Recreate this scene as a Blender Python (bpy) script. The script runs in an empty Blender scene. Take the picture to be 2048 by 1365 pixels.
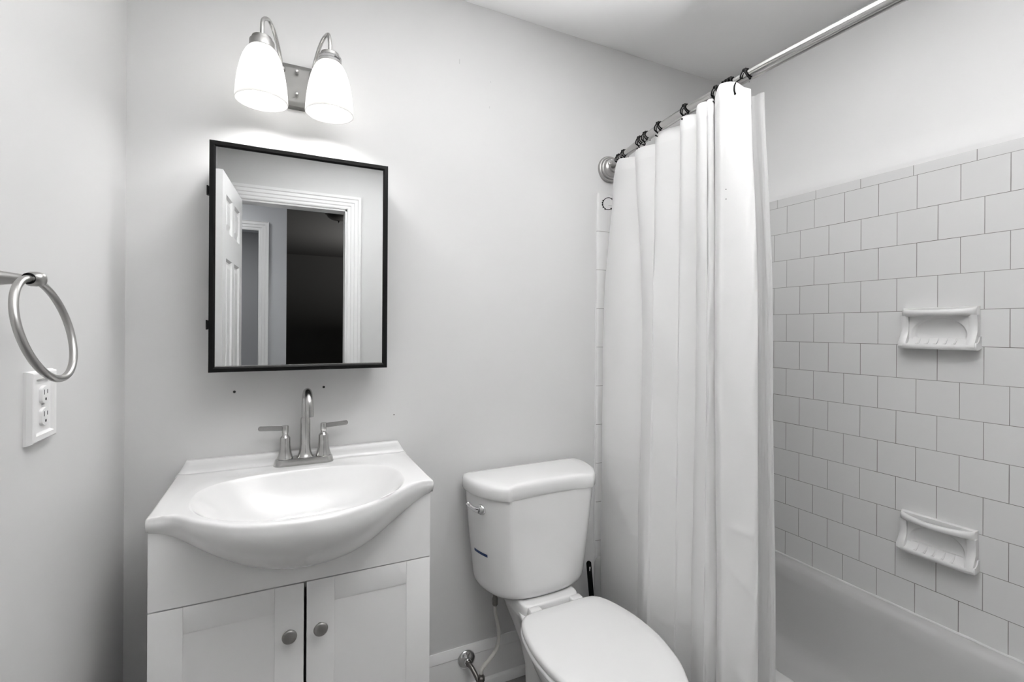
import bpy, bmesh, math, random
from mathutils import Vector, Matrix

random.seed(7)
PI = math.pi
R = math.radians
S = bpy.context.scene
COL = S.collection

# ------------------------------------------------------------------ camera
FPX = 953.2
cam_d = bpy.data.cameras.new('camera')
cam = bpy.data.objects.new('camera', cam_d)
COL.objects.link(cam)
cam_d.sensor_fit = 'HORIZONTAL'
cam_d.sensor_width = 36.0
cam_d.lens = FPX / 2048 * 36.0
cam_d.shift_y = -(682.5 - 658.5) / 2048
cam_d.clip_start = 0.02
yaw, roll = R(25.75), R(0.346)
fw = Vector((math.sin(yaw), math.cos(yaw), 0))
r0 = Vector((math.cos(yaw), -math.sin(yaw), 0))
u0 = Vector((0, 0, 1))
rt = r0 * math.cos(roll) + u0 * math.sin(roll)
up = rt.cross(fw)
M = Matrix((rt, up, -fw)).transposed().to_4x4()
M.translation = Vector((0, 0, 1.22))
cam.matrix_world = M
S.camera = cam

# ------------------------------------------------------------------ world, exposure, lights
S.view_settings.view_transform = 'Standard'
S.view_settings.look = 'None'
S.view_settings.gamma = 1.0
S.view_settings.use_curve_mapping = False
S.view_settings.exposure = 0.76
W = bpy.data.worlds.new('world')
S.world = W
W.use_nodes = True
W.node_tree.nodes['Background'].inputs[0].default_value = (0.9, 0.95, 1, 1)
W.node_tree.nodes['Background'].inputs[1].default_value = 0.05


def lamp(name, kind, loc, energy, size=0.1, rot=(0, 0, 0), col=(1, 1, 1), size_y=None):
    d = bpy.data.lights.new(name, kind)
    d.energy = energy
    d.color = col
    if kind == 'AREA':
        d.size = size
        if size_y:
            d.shape = 'RECTANGLE'
            d.size_y = size_y
    else:
        d.shadow_soft_size = size
    o = bpy.data.objects.new(name, d)
    COL.objects.link(o)
    o.location = loc
    o.rotation_euler = rot
    return o


# unseen area lights; those in the hall and rooms beyond are added fill
# photographer's flash, bounced off the ceiling
lamp('bounce_flash', 'AREA', (0.42, 0.12, 0.90), 16.5, 0.40, (R(169.8), R(3), 0)).data.spread = R(67)
lamp('hall_fill', 'AREA', (-0.62, -1.00, 2.30), 3.6, 0.25)  # added fill to brighten the hall wall, no fixture modelled
lamp('far_room_fill', 'AREA', (-0.75, -2.1, 2.30), 6.0, 0.4)  # added fill so the room across the hall looks lit
lamp('dark_room_fill', 'AREA', (1.6, -3.0, 1.2), 40.0, 0.5, (R(180), 0, 0))  # added unseen uplight, lifts the dark room in the mirror

# ------------------------------------------------------------------ materials


def new_mat(name):
    m = bpy.data.materials.new(name)
    m.use_nodes = True
    nt = m.node_tree
    return m, nt, nt.nodes['Principled BSDF']


def mat(name, c, rough=0.5, metal=0.0, spec=0.5, bump=0.0, scale=200.0, coat=0.0, var=0.0, detail=4.0, stretch=None):
    m, nt, p = new_mat(name)
    if not isinstance(c, (tuple, list)):
        c = (c, c * 0.997, c * 0.995)
    p.inputs['Base Color'].default_value = (*c, 1)
    p.inputs['Roughness'].default_value = rough
    p.inputs['Metallic'].default_value = metal
    p.inputs['Specular IOR Level'].default_value = spec
    p.inputs['Coat Weight'].default_value = coat
    p.inputs['Coat Roughness'].default_value = 0.06
    tc = nt.nodes.new('ShaderNodeTexCoord')
    no = nt.nodes.new('ShaderNodeTexNoise')
    no.inputs['Scale'].default_value = scale
    no.inputs['Detail'].default_value = detail
    if stretch:
        mp = nt.nodes.new('ShaderNodeMapping')
        mp.inputs['Scale'].default_value = stretch
        nt.links.new(tc.outputs['Object'], mp.inputs['Vector'])
        nt.links.new(mp.outputs['Vector'], no.inputs['Vector'])
    else:
        nt.links.new(tc.outputs['Object'], no.inputs['Vector'])
    if bump:
        b = nt.nodes.new('ShaderNodeBump')
        b.inputs['Strength'].default_value = bump
        b.inputs['Distance'].default_value = 0.001
        nt.links.new(no.outputs['Fac'], b.inputs['Height'])
        nt.links.new(b.outputs['Normal'], p.inputs['Normal'])
    if var:
        mr = nt.nodes.new('ShaderNodeMapRange')
        mr.inputs['To Min'].default_value = rough - var
        mr.inputs['To Max'].default_value = rough + var
        nt.links.new(no.outputs['Fac'], mr.inputs['Value'])
        nt.links.new(mr.outputs['Result'], p.inputs['Roughness'])
    return m


MW = mat('wall_paint', 0.69, 0.48, spec=0.35, bump=0.12, scale=90)
MCEIL = mat('ceiling_paint', 0.92, 0.7, spec=0.2, bump=0.08, scale=120)
MTRIM = mat('trim_paint', 0.82, 0.30, bump=0.03, scale=60)
MHALL = mat('hall_paint', (0.55, 0.56, 0.58), 0.6, spec=0.3, bump=0.1, scale=90)
MDARK = mat('dark_room_shade', (0.060, 0.057, 0.054), 0.8, spec=0.2, bump=0.1, scale=90)  # near-black base colour stands in for the room being unlit
MDOOR = mat('door_paint', 0.80, 0.35, bump=0.03, scale=60)
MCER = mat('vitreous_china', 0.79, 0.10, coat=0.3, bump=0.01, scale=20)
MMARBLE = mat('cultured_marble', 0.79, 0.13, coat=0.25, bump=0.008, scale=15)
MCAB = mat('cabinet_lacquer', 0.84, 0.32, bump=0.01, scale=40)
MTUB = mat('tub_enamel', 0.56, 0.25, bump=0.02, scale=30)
MSOAP = mat('soap_dish_ceramic', 0.77, 0.22, bump=0.03, scale=60)
MSEAT = mat('seat_plastic', 0.75, 0.22, bump=0.01, scale=40)
MNICK = mat('brushed_nickel', (0.54, 0.535, 0.525), 0.25, 1.0, bump=0.05, scale=60, var=0.05, stretch=(1, 1, 14))
MNICKD = mat('satin_nickel', (0.42, 0.415, 0.405), 0.34, 1.0, bump=0.03, scale=80, var=0.04)
MROD = mat('polished_rod_steel', (0.50, 0.495, 0.485), 0.17, 1.0, bump=0.01, scale=60, var=0.03)
MPLATE = mat('brushed_plate_metal', (0.22, 0.218, 0.212), 0.5, 1.0, bump=0.05, scale=60, var=0.05)
MCHROME = mat('chrome', (0.75, 0.75, 0.75), 0.07, 1.0, bump=0.005, scale=30)
MPIPE = mat('worn_pipe_metal', (0.20, 0.19, 0.18), 0.38, 1.0, bump=0.25, scale=90, var=0.1)
MHOSE = mat('hose_plastic', (0.52, 0.51, 0.48), 0.35, bump=0.05, scale=120)
MBLK = mat('black_metal', 0.006, 0.35, 0.0, 0.16, bump=0.02, scale=100)
MBLKW = mat('black_wire', 0.004, 0.40, 0.0, 0.12, bump=0.02, scale=100)
MBLKP = mat('black_plastic', 0.004, 0.5, spec=0.12, bump=0.02, scale=100)
MKNOB = mat('pewter_knob', (0.36, 0.355, 0.345), 0.34, 1.0, bump=0.05, scale=90)
MPLAST = mat('outlet_plastic', 0.84, 0.28, bump=0.01, scale=60)
MSLOT = mat('outlet_slot_dark', 0.03, 0.6, bump=0.01, scale=60)
MBLUE = mat('blue_tape', (0.008, 0.030, 0.115), 0.45, bump=0.03, scale=90)
MLAB = mat('paper_label', 0.42, 0.6, bump=0.02, scale=90)
MINK = mat('label_ink', 0.02, 0.6, bump=0.01, scale=90)
MGREYINK = mat('faded_ink', 0.30, 0.7, bump=0.01, scale=90)
MHOLE = mat('anchor_hole_dark', 0.02, 0.7, bump=0.01, scale=90)
MCAULK = mat('caulk', 0.74, 0.4, bump=0.25, scale=45)
MFLOOR = mat('floor_vinyl', (0.24, 0.235, 0.23), 0.45, bump=0.05, scale=30)
MSCUFF = mat('scuff_grey', 0.50, 0.7, bump=0.02, scale=90)
MDOME = mat('dim_glass_dome', (0.05, 0.046, 0.043), 0.3, bump=0.01, scale=30)  # glass coloured dark to stand in for missing light


def mirror_mat():
    m, nt, p = new_mat('mirror_silver')
    p.inputs['Base Color'].default_value = (0.81, 0.82, 0.82, 1)
    p.inputs['Metallic'].default_value = 1
    p.inputs['Roughness'].default_value = 0.003
    return m


MMIR = mirror_mat()


def tile_mat(name, ax, off_u, off_v, w, h, base=0.76, grout=(0.46, 0.455, 0.445), offset=0.5, mortar=0.0009):
    """square wall tiles: brick pattern in the wall's own plane (ax: object axis that runs along the wall)"""
    m, nt, p = new_mat(name)
    tc = nt.nodes.new('ShaderNodeTexCoord')
    sx = nt.nodes.new('ShaderNodeSeparateXYZ')
    cb = nt.nodes.new('ShaderNodeCombineXYZ')
    nt.links.new(tc.outputs['Object'], sx.inputs[0])

    def add(sock, v):
        a = nt.nodes.new('ShaderNodeMath')
        a.operation = 'ADD'
        a.inputs[1].default_value = v
        nt.links.new(sock, a.inputs[0])
        return a.outputs[0]
    nt.links.new(add(sx.outputs[ax], off_u), cb.inputs[0])
    nt.links.new(add(sx.outputs[2], off_v), cb.inputs[1])
    br = nt.nodes.new('ShaderNodeTexBrick')
    br.offset = offset
    br.inputs['Color1'].default_value = (base, base * 0.997, base * 0.995, 1)
    br.inputs['Color2'].default_value = (base * 0.97, base * 0.967, base * 0.965, 1)
    br.inputs['Mortar'].default_value = (*grout, 1)
    br.inputs['Scale'].default_value = 1.0
    br.inputs['Mortar Size'].default_value = mortar
    br.inputs['Mortar Smooth'].default_value = 0.2
    br.inputs['Bias'].default_value = 0.0
    br.inputs['Brick Width'].default_value = w
    br.inputs['Row Height'].default_value = h
    nt.links.new(cb.outputs[0], br.inputs['Vector'])
    # grout dirt: patchy
    no = nt.nodes.new('ShaderNodeTexNoise')
    no.inputs['Scale'].default_value = 7.0
    no.inputs['Detail'].default_value = 5.0
    nt.links.new(tc.outputs['Object'], no.inputs['Vector'])
    mr = nt.nodes.new('ShaderNodeMapRange')
    mr.inputs['From Min'].default_value = 0.35
    mr.inputs['From Max'].default_value = 0.65
    mr.inputs['To Min'].default_value = 0.35
    mr.inputs['To Max'].default_value = 1.0
    nt.links.new(no.outputs['Fac'], mr.inputs['Value'])
    mx = nt.nodes.new('ShaderNodeMix')
    mx.data_type = 'RGBA'
    mu = nt.nodes.new('ShaderNodeMath')
    mu.operation = 'MULTIPLY'
    nt.links.new(br.outputs['Fac'], mu.inputs[0])
    nt.links.new(mr.outputs['Result'], mu.inputs[1])
    nt.links.new(mu.outputs[0], mx.inputs['Factor'])
    nt.links.new(br.outputs['Color'], mx.inputs['A'])
    mx.inputs['B'].default_value = (grout[0] * 0.45, grout[1] * 0.44, grout[2] * 0.42, 1)
    nt.links.new(mx.outputs['Result'], p.inputs['Base Color'])
    p.inputs['Roughness'].default_value = 0.24
    b = nt.nodes.new('ShaderNodeBump')
    b.invert = True
    b.inputs['Strength'].default_value = 0.6
    b.inputs['Distance'].default_value = 0.0012
    nt.links.new(br.outputs['Fac'], b.inputs['Height'])
    b2 = nt.nodes.new('ShaderNodeBump')
    b2.inputs['Strength'].default_value = 0.06
    b2.inputs['Distance'].default_value = 0.002
    no2 = nt.nodes.new('ShaderNodeTexNoise')
    no2.inputs['Scale'].default_value = 14.0
    nt.links.new(tc.outputs['Object'], no2.inputs['Vector'])
    nt.links.new(no2.outputs['Fac'], b2.inputs['Height'])
    nt.links.new(b.outputs['Normal'], b2.inputs['Normal'])
    nt.links.new(b2.outputs['Normal'], p.inputs['Normal'])
    return m


def cloth_mat(name, c, trans, wave=900):
    m, nt, p = new_mat(name)
    out = nt.nodes['Material Output']
    p.inputs['Base Color'].default_value = (c, c * 0.997, c * 0.995, 1)
    p.inputs['Roughness'].default_value = 0.55
    p.inputs['Specular IOR Level'].default_value = 0.25
    p.inputs['Sheen Weight'].default_value = 0.15
    tr = nt.nodes.new('ShaderNodeBsdfTranslucent')
    tr.inputs['Color'].default_value = (c, c * 0.997, c * 0.995, 1)
    mx = nt.nodes.new('ShaderNodeMixShader')
    mx.inputs[0].default_value = trans
    nt.links.new(p.outputs[0], mx.inputs[1])
    nt.links.new(tr.outputs[0], mx.inputs[2])
    nt.links.new(mx.outputs[0], out.inputs['Surface'])
    tc = nt.nodes.new('ShaderNodeTexCoord')
    wv = nt.nodes.new('ShaderNodeTexWave')
    wv.bands_direction = 'Z'
    wv.inputs['Scale'].default_value = wave
    no = nt.nodes.new('ShaderNodeTexNoise')
    no.inputs['Scale'].default_value = 16
    no.inputs['Detail'].default_value = 6
    mp = nt.nodes.new('ShaderNodeMapping')
    mp.inputs['Scale'].default_value = (1, 1, 0.6)
    nt.links.new(tc.outputs['Object'], mp.inputs[0])
    nt.links.new(mp.outputs[0], no.inputs['Vector'])
    nt.links.new(tc.outputs['Object'], wv.inputs['Vector'])
    b = nt.nodes.new('ShaderNodeBump')
    b.inputs['Strength'].default_value = 0.25
    b.inputs['Distance'].default_value = 0.004
    nt.links.new(no.outputs['Fac'], b.inputs['Height'])
    b2 = nt.nodes.new('ShaderNodeBump')
    b2.inputs['Strength'].default_value = 0.05
    b2.inputs['Distance'].default_value = 0.0004
    nt.links.new(wv.outputs['Fac'], b2.inputs['Height'])
    nt.links.new(b.outputs['Normal'], b2.inputs['Normal'])
    nt.links.new(b2.outputs['Normal'], p.inputs['Normal'])
    return m


MCURT = cloth_mat('curtain_fabric', 0.90, 0.22)
MHEM = cloth_mat('curtain_hem_fabric', 0.92, 0.10)
MLINER = cloth_mat('liner_fabric', 0.74, 0.35, 500)


def shade_mat():
    m, nt, p = new_mat('frosted_shade_glass')
    out = nt.nodes['Material Output']
    p.inputs['Base Color'].default_value = (0.10, 0.0995, 0.098, 1)
    p.inputs['Roughness'].default_value = 0.35
    p.inputs['Emission Color'].default_value = (1, 0.99, 0.975, 1)
    p.inputs['Emission Strength'].default_value = 0.30
    tr = nt.nodes.new('ShaderNodeBsdfTranslucent')
    tr.inputs['Color'].default_value = (0.42, 0.418, 0.412, 1)
    mx = nt.nodes.new('ShaderNodeMixShader')
    mx.inputs[0].default_value = 0.5
    nt.links.new(p.outputs[0], mx.inputs[1])
    nt.links.new(tr.outputs[0], mx.inputs[2])
    nt.links.new(mx.outputs[0], out.inputs['Surface'])
    return m


MSHADE = shade_mat()


def bulb_mat():
    m, nt, p = new_mat('lit_bulb_glass')
    p.inputs['Base Color'].default_value = (0.9, 0.9, 0.88, 1)
    p.inputs['Emission Color'].default_value = (1, 0.99, 0.98, 1)
    p.inputs['Emission Strength'].default_value = 68.0
    return m


MBULB = bulb_mat()

# ------------------------------------------------------------------ mesh helpers


class MB:
    """collects shapes into one mesh"""

    def __init__(s):
        s.v = []
        s.f = []

    def add(s, vs, fs):
        o = len(s.v)
        s.v += [Vector(v) for v in vs]
        s.f += [tuple(i + o for i in f) for f in fs]
        return s

    def bm(s, b):
        b.verts.ensure_lookup_table()
        b.verts.index_update()
        s.add([v.co.copy() for v in b.verts], [[v.index for v in f.verts] for f in b.faces])
        b.free()
        return s

    def box(s, x0, x1, y0, y1, z0, z1, bev=0.0, seg=2):
        b = bmesh.new()
        bmesh.ops.create_cube(b, size=1.0)
        for v in b.verts:
            v.co = Vector(((x0 + x1) / 2 + v.co.x * (x1 - x0), (y0 + y1) / 2 + v.co.y * (y1 - y0), (z0 + z1) / 2 + v.co.z * (z1 - z0)))
        if bev:
            bmesh.ops.bevel(b, geom=list(b.edges), offset=bev, segments=seg, profile=0.5, affect='EDGES')
        return s.bm(b)

    def loft(s, rings, cap0=True, cap1=True, closed=True):
        n = len(rings[0])
        vs = [p for r in rings for p in r]
        fs = []
        for i in range(len(rings) - 1):
            for j in range(n if closed else n - 1):
                k = (j + 1) % n
                fs.append((i * n + j, i * n + k, (i + 1) * n + k, (i + 1) * n + j))
        if cap0:
            fs.append(tuple(range(n - 1, -1, -1)))
        if cap1:
            fs.append(tuple((len(rings) - 1) * n + j for j in range(n)))
        return s.add(vs, fs)

    def lathe(s, prof, c=(0, 0, 0), axis=(0, 0, 1), n=40, cap0=True, cap1=True):
        ax = Vector(axis).normalized()
        a = ax.orthogonal().normalized()
        b = ax.cross(a)
        c = Vector(c)
        rings = [[c + ax * h + (a * math.cos(2 * PI * k / n) + b * math.sin(2 * PI * k / n)) * max(r, 1e-5) for k in range(n)] for r, h in prof]
        return s.loft(rings, cap0, cap1)

    def tube(s, pts, r, n=12, closed=False, cap=True, flat=1.0):
        pts = [Vector(p) for p in pts]
        m = len(pts)
        rr = r if isinstance(r, (list, tuple)) else [r] * m
        rings = []
        prev = None
        for i, p in enumerate(pts):
            if closed:
                t = pts[(i + 1) % m] - pts[i - 1]
            else:
                t = pts[min(i + 1, m - 1)] - pts[max(i - 1, 0)]
            t.normalize()
            if prev is None:
                a = t.orthogonal().normalized()
            else:
                a = prev - t * prev.dot(t)
                a.normalize()
            prev = a
            b = t.cross(a)
            rings.append([p + (a * math.cos(2 * PI * k / n) + b * math.sin(2 * PI * k / n) * flat) * rr[i] for k in range(n)])
        if closed:
            rings.append(rings[0])
            return s.loft(rings, False, False)
        return s.loft(rings, cap, cap)

    def sphere(s, c, r, n=12, sc=(1, 1, 1)):
        b = bmesh.new()
        bmesh.ops.create_uvsphere(b, u_segments=n, v_segments=max(6, n // 2 + 2), radius=r)
        for v in b.verts:
            v.co = Vector((v.co.x * sc[0], v.co.y * sc[1], v.co.z * sc[2])) + Vector(c)
        return s.bm(b)


def catmull(pts, sub=8, closed=False):
    pts = [Vector(p) for p in pts]
    n = len(pts)
    out = []
    rng = range(n if closed else n - 1)
    for i in rng:
        if closed:
            p0, p1, p2, p3 = pts[i - 1], pts[i], pts[(i + 1) % n], pts[(i + 2) % n]
        else:
            p1, p2 = pts[i], pts[i + 1]
            p0 = pts[i - 1] if i > 0 else p1 * 2 - p2
            p3 = pts[i + 2] if i + 2 < n else p2 * 2 - p1
        for k in range(sub):
            t = k / sub
            out.append(0.5 * ((2 * p1) + (p2 - p0) * t + (2 * p0 - 5 * p1 + 4 * p2 - p3) * t * t + (3 * p1 - p0 - 3 * p2 + p3) * t ** 3))
    if not closed:
        out.append(pts[-1].copy())
    return out


ROOTM = {}


def thing(name, label, cat, loc=(0, 0, 0), rotz=0.0, group=None):
    o = bpy.data.objects.new(name, None)
    COL.objects.link(o)
    o.empty_display_size = 0.05
    o.location = loc
    o.rotation_euler = (0, 0, rotz)
    o['label'] = label
    o['category'] = cat
    if group:
        o['group'] = group
    ROOTM[o] = Matrix.Translation(loc) @ Matrix.Rotation(rotz, 4, 'Z')
    return o


def obj(name, mb, m, parent=None, ang=35, local=False, label=None, smooth=True):
    me = bpy.data.meshes.new(name)
    vs = mb.v
    root = parent
    while root is not None and root not in ROOTM:
        root = root.parent
    if root is not None and not local:
        inv = ROOTM[root].inverted()
        vs = [inv @ v for v in vs]
    me.from_pydata([tuple(v) for v in vs], [], mb.f)
    me.validate()
    b = bmesh.new()
    b.from_mesh(me)
    bmesh.ops.remove_doubles(b, verts=b.verts, dist=1e-6)
    bmesh.ops.recalc_face_normals(b, faces=b.faces)
    b.to_mesh(me)
    b.free()
    me.materials.append(m)
    o = bpy.data.objects.new(name, me)
    COL.objects.link(o)
    if smooth:
        for p in me.polygons:
            p.use_smooth = True
        me.set_sharp_from_angle(angle=R(ang))
    if parent is not None:
        o.parent = parent
    if label:
        o['label'] = label
    return o


def tag(o, label, cat, group=None):
    o['label'] = label
    o['category'] = cat
    if group:
        o['group'] = group
    return o


def struct(name, mb, m, label=None, ang=35):
    o = obj(name, mb, m, None, ang)
    o['kind'] = 'structure'
    if label:
        o['label'] = label
        o['category'] = name.split('_')[0]
    return o


def rrect(x0, x1, y0, y1, r, n=6):
    """rounded rectangle outline, ccw, as 2-D points"""
    pts = []
    for cx, cy, a in ((x1 - r, y0 + r, -90), (x1 - r, y1 - r, 0), (x0 + r, y1 - r, 90), (x0 + r, y0 + r, 180)):
        for k in range(n + 1):
            t = R(a + 90 * k / n)
            pts.append((cx + r * math.cos(t), cy + r * math.sin(t)))
    return pts


# ------------------------------------------------------------------ room shell
XL, XR, YB, YF, ZC = -0.360, 1.775, 1.520, -0.590, 2.326
T = 0.10
TRIMX = 1.093
struct('floor', MB().box(-2.6, 3.2, -5.2, YB + T, -0.05, 0.0), MFLOOR, 'dark floor, a sliver showing beside the toilet')
struct('ceiling', MB().box(-2.6, 3.2, -5.2, YB + T, ZC, ZC + 0.05), MCEIL, 'plain white ceiling over the shower rod')
wb = struct('wall_back', MB().box(XL - T, XR + T, YB, YB + T, 0, ZC), MW, 'pale grey painted wall behind the vanity and toilet')
struct('wall_left', MB().box(XL - T, XL, YF - T, YB, 0, ZC), MW, 'pale grey painted wall with the towel ring and outlet')
fl = [(XR + T, 0), (XR, 0), (XR, 1.70)] + [(XR - 0.010 + 0.010 * (1 - math.cos(PI * k / 12)) / 2, 1.748 + 0.085 * k / 12) for k in range(13)] + [(XR, ZC), (XR + T, ZC)]
struct('wall_right', MB().loft([[Vector((x, y, z)) for x, z in fl] for y in (YF - T, YB)]), MCEIL, 'white plaster wall above the bathtub tiles')
struct('wall_alcove', MB().box(TRIMX + 0.01, XR, -0.12, -0.002, 0, ZC), MW)
# door wall with its opening
DX0, DX1, DZ = -0.247, 0.392, 2.02
fwm = MB().box(XL, DX0, YF - T, YF, 0, ZC).box(DX1, XR, YF - T, YF, 0, ZC).box(DX0, DX1, YF - T, YF, DZ, ZC)
struct('wall_front', fwm, MW, 'plain wall around the doorway, seen in the mirror')


def casing(name, x0, x1, zt, y, sgn, w=0.088, left=True, label=None):
    """moulded door casing on the face y of a wall, facing sgn"""
    mb = MB()
    prof = [(0, 0.0), (0, 0.010), (0.008, 0.013), (0.020, 0.012), (0.026, 0.016), (0.042, 0.015), (0.048, 0.019), (0.066, 0.018), (0.072, 0.022), (w, 0.022), (w, 0.0)]
    n = len(prof)
    path = []
    if left:
        path += [(x0, 0.0, -1, 0)]
        path += [(x0, zt, -1, 1)]
    else:
        path += [(x0 - 0.3, zt, 0, 1)]
    path += [(x1, zt, 1, 1), (x1, 0.0, 1, 0)]
    rings = [[Vector((px + dx * a, y + sgn * d, pz + dz * a)) for a, d in prof] for px, pz, dx, dz in path]
    mb.loft(rings)
    return struct(name, mb, MTRIM, label, 25)


casing('trim_1', DX0, DX1, DZ, YF, 1, label='white moulded casing of the doorway, seen in the mirror')
jm = MB().box(DX0 - 0.001, DX0 + 0.012, YF - T - 0.002, YF + 0.002, 0, DZ).box(DX1 - 0.012, DX1 + 0.001, YF - T - 0.002, YF + 0.002, 0, DZ).box(DX0, DX1, YF - T - 0.002, YF + 0.002, DZ - 0.012, DZ + 0.001)
struct('trim_2', jm, MTRIM, 'white jamb lining of the doorway, seen in the mirror')

# hall and the rooms beyond, seen in the mirror
YH = -1.49
struct('wall_hall', MB().box(-2.5, -0.95, YH - T, YH, 0, ZC).box(-0.172, 0.03, YH - T, YH, 0, ZC).box(-0.95, -0.172, YH - T, YH, 1.99, ZC), MHALL, 'grey hall wall with a second doorway, seen in the mirror')
casing('trim_3', -0.95, -0.172, 1.99, YH, 1, 0.072, label='white casing of the doorway across the hall, seen in the mirror')
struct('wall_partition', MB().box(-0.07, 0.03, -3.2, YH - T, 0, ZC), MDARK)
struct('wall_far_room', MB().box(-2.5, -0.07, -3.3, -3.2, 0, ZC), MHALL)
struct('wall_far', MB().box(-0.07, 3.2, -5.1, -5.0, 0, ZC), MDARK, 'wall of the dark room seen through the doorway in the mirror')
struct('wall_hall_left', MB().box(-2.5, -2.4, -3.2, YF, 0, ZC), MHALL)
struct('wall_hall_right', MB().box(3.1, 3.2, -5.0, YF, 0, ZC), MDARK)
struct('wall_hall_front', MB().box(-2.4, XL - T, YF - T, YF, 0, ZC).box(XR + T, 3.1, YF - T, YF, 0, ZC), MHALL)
struct('ceiling_dark_room_shade_sheet', MB().box(0.03, 3.1, -5.0, YH, ZC - 0.012, ZC), MDARK)
LP = (0.49, -2.09, ZC - 0.012)
dl = thing('ceiling_lamp', 'unlit dark ceiling lamp in the dark room seen in the mirror', 'ceiling lamp', LP)
obj('lamp_bowl', MB().lathe([(0.001, -0.058), (0.03, -0.056), (0.07, -0.045), (0.10, -0.026), (0.112, -0.006), (0.115, 0.0)], LP, n=32), MDOME, dl)
obj('finial', MB().lathe([(0.001, -0.078), (0.006, -0.074), (0.004, -0.068), (0.009, -0.062), (0.008, -0.055)], LP, n=16), MBLK, dl)

# six-panel door standing open against the left wall, seen in the mirror
A = R(94)
door = bpy.data.objects.new('door_1', None)
COL.objects.link(door)
door['kind'] = 'structure'
door['label'] = 'white six-panel door standing open, seen in the mirror'
door['category'] = 'door'
door.location = (DX0 + 0.004, YF + 0.024, 0)
door.rotation_euler = (0, 0, A)
ROOTM[door] = Matrix.Translation(door.location) @ Matrix.Rotation(A, 4, 'Z')
DW, DH, DT = 0.615, 2.005, 0.035
cols = ((0.095, 0.275), (0.34, 0.52))
rows = ((0.22, 0.82), (0.94, 1.575), (1.715, 1.905))


def panel_face(y, sgn):
    """door face with six raised-and-fielded panels (grid with sunk rings)"""
    mb = MB()
    xs = [0, cols[0][0], cols[0][1], cols[1][0], cols[1][1], DW]
    zs = [0.008, rows[0][0], rows[0][1], rows[1][0], rows[1][1], rows[2][0], rows[2][1], DH]
    for i in range(5):
        for j in range(7):
            x0, x1, z0, z1 = xs[i], xs[i + 1], zs[j], zs[j + 1]
            if i in (1, 3) and j in (1, 3, 5):
                rings = []
                for ins, d in ((0, 0), (0.010, 0.012), (0.020, 0.013), (0.046, 0.003), (0.048, 0.003)):
                    rings.append([Vector((x0 + ins, y - sgn * d, z0 + ins)), Vector((x1 - ins, y - sgn * d, z0 + ins)), Vector((x1 - ins, y - sgn * d, z1 - ins)), Vector((x0 + ins, y - sgn * d, z1 - ins))])
                mb.loft(rings, False, True)
            else:
                mb.add([(x0, y, z0), (x1, y, z0), (x1, y, z1), (x0, y, z1)], [(0, 1, 2, 3)])
    return mb


leaf = panel_face(0.0, 1)
l2 = panel_face(-DT, -1)
leaf.add(l2.v, l2.f)
leaf.add([(0, 0, .008), (0, -DT, .008), (0, -DT, DH), (0, 0, DH)], [(0, 1, 2, 3)])
leaf.add([(DW, 0, .008), (DW, -DT, .008), (DW, -DT, DH), (DW, 0, DH)], [(0, 1, 2, 3)])
leaf.add([(0, 0, DH), (DW, 0, DH), (DW, -DT, DH), (0, -DT, DH)], [(0, 1, 2, 3)])
leaf.add([(0, 0, .008), (DW, 0, .008), (DW, -DT, .008), (0, -DT, .008)], [(0, 1, 2, 3)])
for v in leaf.v:
    v.y = v.y + DT / 2
obj('door_leaf', leaf, MDOOR, door, 15, local=True)

# baseboards with quarter round
def baseboard(name, p0, p1, nrm, label=None):
    prof = [(0, 0), (0.030, 0), (0.029, 0.012), (0.024, 0.022), (0.014, 0.027), (0.013, 0.105), (0.0115, 0.112), (0.0115, 0.116), (0.0135, 0.119), (0.010, 0.135), (0.006, 0.143), (0.004, 0.148), (0, 0.148)]
    p0, p1, nrm = Vector(p0), Vector(p1), Vector(nrm)
    rings = [[p + nrm * a + Vector((0, 0, z)) for a, z in prof] for p in (p0, p1)]
    return struct(name, MB().loft(rings), MTRIM, label, 30)


baseboard('baseboard_back', (XL, YB, 0), (1.080, YB, 0), (0, -1, 0), 'white baseboard with shoe moulding behind the toilet')
baseboard('baseboard_left', (XL, YF, 0), (XL, YB - 0.031, 0), (1, 0, 0))
baseboard('baseboard_front', (DX1 + 0.09, YF, 0), (XR, YF, 0), (0, 1, 0))

# tiles -------------------------------------------------------------
PIT = 0.1054
ZT, ZCAP = 1.748, 1.7055
TH = 0.008
xt = XR - TH
mt = tile_mat('wall_tile_right', 1, -0.6265 + PIT * 10, -1.178 + PIT * 14, PIT, PIT)
# one joint column is shared by alternate rows; the pattern's own offset staggers them
struct('wall_tile_right', MB().box(xt, XR, 0.0, YB - TH, 0.30, ZCAP, 0), mt, 'white square wall tiles in staggered rows behind the bathtub')
# bullnose row on top (6 inch pieces with a rounded upper edge)
mbn = tile_mat('bullnose_tile_right', 1, -0.6436 + 0.1507 * 10, 0.5, 0.1507, 5.0, offset=0.0)
prof = [(0, ZCAP), (TH, ZCAP), (TH, ZT - 0.012), (TH * 0.9, ZT - 0.006), (TH * 0.6, ZT - 0.002), (TH * 0.2, ZT), (0, ZT)]
struct('wall_tile_cap', MB().loft([[Vector((XR - a, y, z)) for a, z in prof] for y in (0.0, YB - TH)]), mbn, 'row of rounded white cap tiles above the bathtub tiles')
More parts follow.
